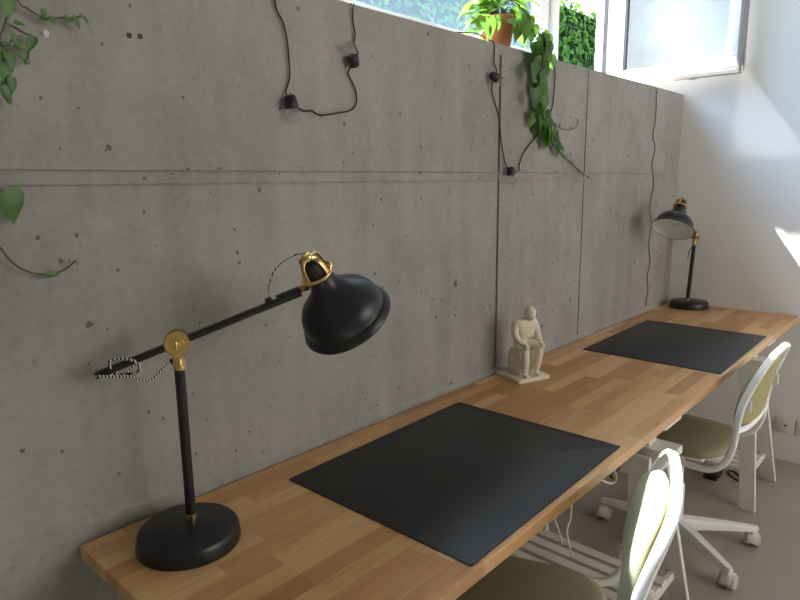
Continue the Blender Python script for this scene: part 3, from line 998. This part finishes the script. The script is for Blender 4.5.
cC = [c2, W_(357, 58, -.014), W_(357.5, 52), W_(354, 44), W_(355, 34), W_(353, 22), W_(352.5, 12), V((on(352, 7, 1, 0).x, -.003, HS + .002)), V((.78, .06, HS + .003)), V((.95, .11, HS + .003)), V((1.12, .08, HS + .004)), V((1.22, .015, HS + .012)),
      V((1.28, .012, HS + .016)), V((1.33, .006, HS + .006)), V((on(493, 52, 1, 0).x, -.004, HS - .004)), W_(494, 62), W_(496.5, 70, -.012), c3]
cD = [c3, W_(492, 84, -.014), W_(492, 92), W_(495, 103), W_(499, 118), W_(501, 140), W_(504, 158), W_(507, 167, -.012), c4]
cE = [c4, W_(517, 171, -.014), W_(520, 170), W_(519, 166), W_(523, 154), W_(531, 143), W_(538, 134), W_(546, 122), W_(552, 108), W_(554, 92), W_(555, 76), W_(555, 66), V((on(555, 61, 1, 0).x, -.004, HS)), V((1.78, .05, HS + .003)), V((2.0, .10, HS + .003)),
      V((2.45, .06, HS + .003)), V((2.72, .02, HS + .003))]
for pts in (cA, cB, cC, cD, cE):
    MB().tube(bez(pts, 6), .0021, 8).build('cord', M['cord_black'], sl, 60)

# cord hanging down the right end of the concrete
pts = [V((2.735, .02, HS + .004)), V((on(656.5, 87, 1, 0).x, -.003, HS + .001)), W_(656.5, 96), W_(655.5, 120), W_(653, 135), W_(655, 148), W_(652, 165), W_(653.5, 185), W_(650, 205), W_(651, 225), W_(649, 245), W_(650, 262), W_(647.5, 276), W_(648, 290), W_(646, 302), W_(646, 306)]
o = MB().tube(bez(pts, 6), .0021, 8).build('hanging_cable', M['cord_grey'], loc=pts[-1])
tag(o, 'thin dark power cord hanging down the right end of the concrete wall', 'cord')

# ------------------------------------------------------------------ potted climber on the sill
PC = V((1.495, .085, HS))
pp = empty('potted_plant', PC, 'trailing green plant in a terracotta pot on the window sill', 'plant')
MB().lathe([(0, 0), (.040, 0), (.043, .004), (.054, .082), (.060, .083), (.0615, .086), (.063, .108), (.061, .110), (.056, .110), (.053, .085), (.052, .078), (0, .078)], PC, seg=40).build('pot', M['terracotta'], pp, 40)
MB().lathe([(0, .092), (.03, .096), (.0545, .092), (.0545, .08), (0, .08)], PC, seg=30).build('soil', M['soil'], pp, 60)
fo = MB(); st = MB()
rnd = random.Random(3)
# crown
for i in range(70):
    a = rnd.uniform(0, 2 * math.pi); rr = rnd.uniform(.02, .115); hh = rnd.uniform(.07, .20) - rr * .35
    c = PC + V((math.cos(a) * rr * 1.05, math.sin(a) * rr * .75, hh + .02))
    st.tube(bez([PC + V((math.cos(a) * .015, math.sin(a) * .015, .09)), PC + V((math.cos(a) * rr * .5, math.sin(a) * rr * .4, hh + .035)), c], 4), .0013, 5)
    d = V((math.cos(a), math.sin(a), rnd.uniform(-.9, .2)))
    n = V((math.cos(a) * .4 + rnd.gauss(0, .3), math.sin(a) * .4 + rnd.gauss(0, .3) - .25, 1))
    heart_leaf(fo.bm, c, d, n, rnd.uniform(.045, .075), rnd.uniform(.036, .058))
# leaves spilling over the pot front and right
for px, py, y, sz in ((484, 30, -.005, .055), (488, 24, -.01, .06), (496, 22, .0, .05), (517, 20, -.01, .07), (522, 30, -.005, .065), (516, 33, .0, .05), (528, 22, .0, .06), (534, 30, .02, .055), (529, 38, .01, .05)):
    c = on(px, py - 6, 1, y)
    heart_leaf(fo.bm, c, V((rnd.uniform(-.3, .4), -.25, -1)), V((rnd.uniform(-.3, .3), -1, .3)), sz, sz * .8)
# trailing mass over the edge and down the wall
vine_pts = [PC + V((.03, -.01, .10)), on(520, 22, 1, .02), on(532, 30, 1, .0), on(539, 48, 1, -.02), on(541, 70, 1, -.025), on(540, 90, 1, -.02), on(540, 108, 1, -.018), on(544, 128, 1, -.016), on(552, 143, 1, -.014), on(560, 152, 1, -.010), on(570, 162, 1, -.008), on(580, 171, 1, -.008), on(589, 178, 1, -.010)]
vp = bez(vine_pts, 6)
st.tube(vp, .0022, 6)
v2 = bez([on(548, 122, 1, -.012), on(558, 127, 1, -.010), on(567, 130, 1, -.010), on(575, 128, 1, -.010), on(578, 121, 1, -.012), on(575, 118, 1, -.02)], 5)
st.tube(v2, .0015, 6)
v3 = bez([on(552, 142, 1, -.012), on(556, 137, 1, -.014), on(555, 128, 1, -.014)], 5)
st.tube(v3, .0013, 6)
def hang(px, py, y, sz, tilt=0.0, n_=None):
    c = on(px, py, 1, y)
    heart_leaf(fo.bm, c, V((tilt, -.12, -1)), n_ or V((rnd.uniform(-.45, .45), -1, .25)), sz, sz * rnd.uniform(.66, .82))
for k in range(38):   # bushy upper tail
    t = rnd.random()
    py = 40 + 58 * t
    px = 541 + rnd.gauss(0, 4.4) * (1.15 - .45 * t) - 1.5 * t
    hang(px, py - 8, -.02 - rnd.uniform(0, .03), rnd.uniform(.042, .066), rnd.gauss(0, .25))
for px, py, sz, tl in ((535, 84, .06, 0), (541, 86, .065, .1), (538, 94, .06, -.05), (543, 97, .055, .15), (537, 100, .06, 0), (541, 104, .05, .05),
                       (533, 112, .055, -.3), (538, 112, .075, 0), (545, 111, .065, .2), (540, 120, .07, .1), (548, 120, .05, .4), (545, 126, .06, .1), (549, 129, .075, 0),
                       (546, 133, .06, -.1), (552, 133, .05, .3), (557, 143, .05, .15), (555, 138, .045, .6), (561, 148, .04, .5), (553, 124, .035, .5), (556, 131, .03, .4)):
    hang(px, py, -.022, sz, tl)
for px, py, sz in ((566, 154, .018), (570, 153, .016), (572, 161, .018), (559, 124, .018), (571, 126, .016), (578, 171, .014), (584, 174, .012), (577, 120, .012)):
    hang(px, py, -.012, sz, .4)
fo.build('foliage', M['leaf'], pp, recalc=False)
st.build('stem', M['stem'], pp, 60)

# ------------------------------------------------------------------ climber at the upper left
PL = V((-.26, .10, HS))
lp = empty('hanging_plant', PL, 'ivy like plant trailing down the concrete at the upper left corner', 'plant')
MB().lathe([(0, 0), (.045, 0), (.048, .004), (.060, .10), (.068, .101), (.069, .125), (.062, .125), (.058, .10), (0, .09)], PL, seg=36).build('pot', M['terracotta'], lp, 40)
MB().lathe([(0, .108), (.060, .104), (.058, .09), (0, .09)], PL, seg=30).build('soil', M['soil'], lp, 60)
fo = MB(); st = MB()
for i in range(26):
    a = rnd.uniform(0, 2 * math.pi); rr = rnd.uniform(.03, .12)
    c = PL + V((math.cos(a) * rr, math.sin(a) * rr * .8, rnd.uniform(.12, .2)))
    st.tube([PL + V((0, 0, .10)), c], .0015, 5)
    heart_leaf(fo.bm, c, V((math.cos(a), math.sin(a), -.5)), V((0, -.3, 1)), rnd.uniform(.05, .07), .045)
Wl = lambda px, py, y=-.02: on(px, py, 1, y)
top0 = PL + V((.02, -.03, .11)); edge0 = V((-.20, -.012, HS + .03))
stems = [
    [top0, edge0, V((-.05, -.012, 1.76)), Wl(8, 2), Wl(7, 14), Wl(4, 28), Wl(0, 36), Wl(-8, 60)],
    [top0, V((-.13, -.010, HS + .05)), V((-.02, -.012, 1.76)), Wl(18, 0), Wl(27, 8), Wl(40, 16), Wl(48, 19), Wl(60, 18), Wl(72, 18), Wl(82, 17), Wl(88, 22)],
    [Wl(5, 22), Wl(14, 27), Wl(24, 33), Wl(34, 38), Wl(30, 46), Wl(28, 56), Wl(27, 63)],
    [Wl(-8, 30), Wl(2, 45), Wl(8, 60), Wl(6, 74), Wl(2, 84), Wl(2, 92), Wl(9, 103)],
    [Wl(-8, 60), Wl(-12, 130), Wl(-8, 180), Wl(0, 190)],
    [Wl(-12, 130), Wl(-14, 200), Wl(-9, 236), Wl(0, 247), Wl(8, 258), Wl(20, 268), Wl(34, 273), Wl(48, 274.5), Wl(62, 271), Wl(70, 266), Wl(75, 261), Wl(77, 264)],
    [Wl(2, 46), Wl(8, 44), Wl(14, 37)],
]
for s_ in stems:
    st.tube(bez(s_, 6), .0017, 6)
def lv(px, py, d, ln, wd, n_=(0.1, -1, .2)):
    dd = V((d[0], -.1, -d[1]))
    heart_leaf(fo.bm, Wl(px, py, -.024), dd, V(n_), ln * .60, wd * .56)
for q in ((4, -3, (.1, 1), .055, .05), (42, 9, (.3, 1), .028, .018), (39, 17, (.9, -.2), .02, .014), (48, 17, (1, .8), .026, .016), (46, 20, (-.6, -.1), .016, .012), (64, 16, (.5, .5), .020, .015), (73, 17, (.7, 1), .034, .018),
          (71, 19, (-.5, .4), .016, .012), (84, 17, (.6, 1), .026, .012), (80, 17, (.3, -.9), .012, .01), (33, 37, (-.45, 1), .050, .026), (20, 54, (.5, 1), .030, .022), (28, 61, (-.3, .8), .012, .012),
          (13, 35, (.1, 1), .022, .016), (14, 45, (1, .35), .034, .020), (10, 44, (-.9, .3), .02, .016), (14, 22, (1, .1), .03, .014), (7, 52, (.2, 1), .052, .030), (1, 64, (.2, 1), .060, .034), (11, 78, (-.05, 1), .046, .024),
          (2, 86, (.45, 1), .052, .026), (-2, 48, (.2, 1), .05, .03), (75, 262, (.4, .5), .012, .010), (70, 260, (-.3, .2), .010, .008)):
    lv(*q)
# one large angular leaf and a rectangular one on the long tendril
lv(3, 192, (.30, 1), .088, .084, (.25, -1, .1))
lv(46, 274.5, (1, 0), .040, .022, (0, -1, .3))
fo.build('foliage', M['leaf_dark'], lp, recalc=False)
st.build('stem', M['stem'], lp, 60)

# small bolt left in the concrete
c = W_(44.5, 33.5, 0)
o = MB().lathe([(0, .006), (.004, .006), (.0052, .004), (.0056, .002), (.0068, .0018), (.0068, -.001), (0, -.001)], c, (0, -1, 0), 12).build('wall_bolt', M['grey_plastic'], loc=c, smooth_angle=30)
tag(o, 'small grey bolt in the concrete at upper left below the ivy stem', 'bolt')
for px, py, lab in ((129, 35.5, 'left one of two small dark tie plugs high in the concrete'), (140, 36.5, 'right one of two small dark tie plugs high in the concrete')):
    c = W_(px, py, 0)
    o = MB().lathe([(0, .0004), (.0022, .0004), (.0032, .002), (.0046, .002), (.0052, -.001), (0, -.001)], c, (0, -1, 0), 16).build('tie_plug', M['cord_grey'], loc=c, smooth_angle=40)
    tag(o, lab, 'plug', 'formwork tie plugs')

# ------------------------------------------------------------------ loose cables under the worktop
def cable(name, pts, r, m_, label):
    pts = [V(p) for p in pts]
    o = MB().tube(bez(pts, 7), r, 8).build(name, M[m_], loc=pts[0], smooth_angle=60)
    tag(o, label, 'cable'); return o
zt = DT - .0285
P = lambda px, py, y: on(px, py, 1, y)
cable('cable', [V((1.04, -.33, zt)), P(568, 499, -.34), P(571, 508, -.34), P(570, 520, -.34), P(567, 530, -.34), P(569, 545, -.34), P(572, 556, -.33)], .0032, 'white_plastic', 'white cable dangling behind the worktop edge, right one of two')
cable('cable', [V((.96, -.31, zt)), P(552, 508, -.32), P(555, 520, -.32), P(559, 532, -.32), P(562, 545, -.32)], .0028, 'white_plastic', 'white cable dangling behind the worktop edge, left one of two')
cable('cable', [V((1.06, -.50, zt - .004)), P(604, 481, -.48), P(616, 475, -.46), V((1.29, -.40, zt - .004))], .003, 'white_plastic', 'white cable slung under the worktop beside the trestle')
cable('cable', [V((1.18, -.47, zt - .006)), P(612, 479, -.42), V((1.29, -.34, zt - .005))], .0028, 'cord_black', 'black cable slung under the worktop beside the trestle')
# cable loop and adapter on the floor by the far trestle
fl_ = lambda px, py, z=.004: on(px, py, 2, z)
cable('cable', [fl_(757, 470), fl_(748, 478), fl_(740, 481), fl_(731, 476), fl_(728, 471), fl_(735, 472), fl_(743, 479), fl_(752, 474), fl_(756, 464)], .004, 'cord_black', 'black cable loop lying on the floor under the far trestle')
c = V((2.66, -.40, 0))
ad_o = MB().box(c + V((-.05, -.03, 0)), c + V((.05, .03, .032)), .004).build('power_adapter', M['black_plastic'], loc=c, smooth_angle=40)
tag(ad_o, 'small black power adapter on the floor below the far trestle shelf', 'adapter')

# ------------------------------------------------------------------ camera
cam = bpy.data.cameras.new('camera'); co = bpy.data.objects.new('camera', cam); COL.objects.link(co)
cam.sensor_width = 36; cam.lens = F_PX / 800 * 36
cam.clip_start = .02
Mx = Matrix((CR, CU, -CF)).transposed().to_4x4(); Mx.translation = CAM
co.matrix_world = Mx
scene.camera = co

# ------------------------------------------------------------------ light
sun = bpy.data.lights.new('sun', 'SUN'); so = bpy.data.objects.new('sun', sun); COL.objects.link(so)
sun.energy = 28.0; sun.angle = math.radians(.6); sun.color = (1, .95, .86)
sd = V((.25, -1, -1.42)).normalized()
so.rotation_euler = sd.to_track_quat('-Z', 'Y').to_euler()
so.location = (1, 3, 6)

wd = bpy.data.worlds.new('sky'); scene.world = wd; wd.use_nodes = True
nt = wd.node_tree
sky = nt.nodes.new('ShaderNodeTexSky'); sky.sky_type = 'NISHITA'; sky.sun_disc = False
sky.sun_elevation = math.radians(53); sky.sun_rotation = math.radians(10); sky.air_density = 1.2; sky.dust_density = 1.5
bg = nt.nodes['Background']; nt.links.new(mixc(nt, .30, sky.outputs[0], (1.0, .97, .95)), bg.inputs[0]); bg.inputs[1].default_value = 2.7

# daylight lamp is added just inside the unseen window to brighten the room
ar = bpy.data.lights.new('fill_light', 'AREA'); ao = bpy.data.objects.new('fill_lamp', ar); COL.objects.link(ao)
ar.shape = 'RECTANGLE'; ar.size = WX1 - WX0; ar.size_y = WZ1 - WZ0; ar.energy = 46; ar.color = (1.0, .94, .865)
ao.location = ((WX0 + WX1) / 2, YF + .02, (WZ0 + WZ1) / 2); ao.rotation_euler = (math.radians(90), 0, 0)

vs = scene.view_settings
vs.view_transform = 'Standard'; vs.look = 'None'; vs.exposure = 0.57; vs.gamma = 1.0; vs.use_curve_mapping = False
try:
    scene.cycles.use_denoising = True
    scene.cycles.max_bounces = 10; scene.cycles.diffuse_bounces = 6; scene.cycles.transparent_max_bounces = 12
    scene.cycles.sample_clamp_indirect = 6
except Exception:
    pass
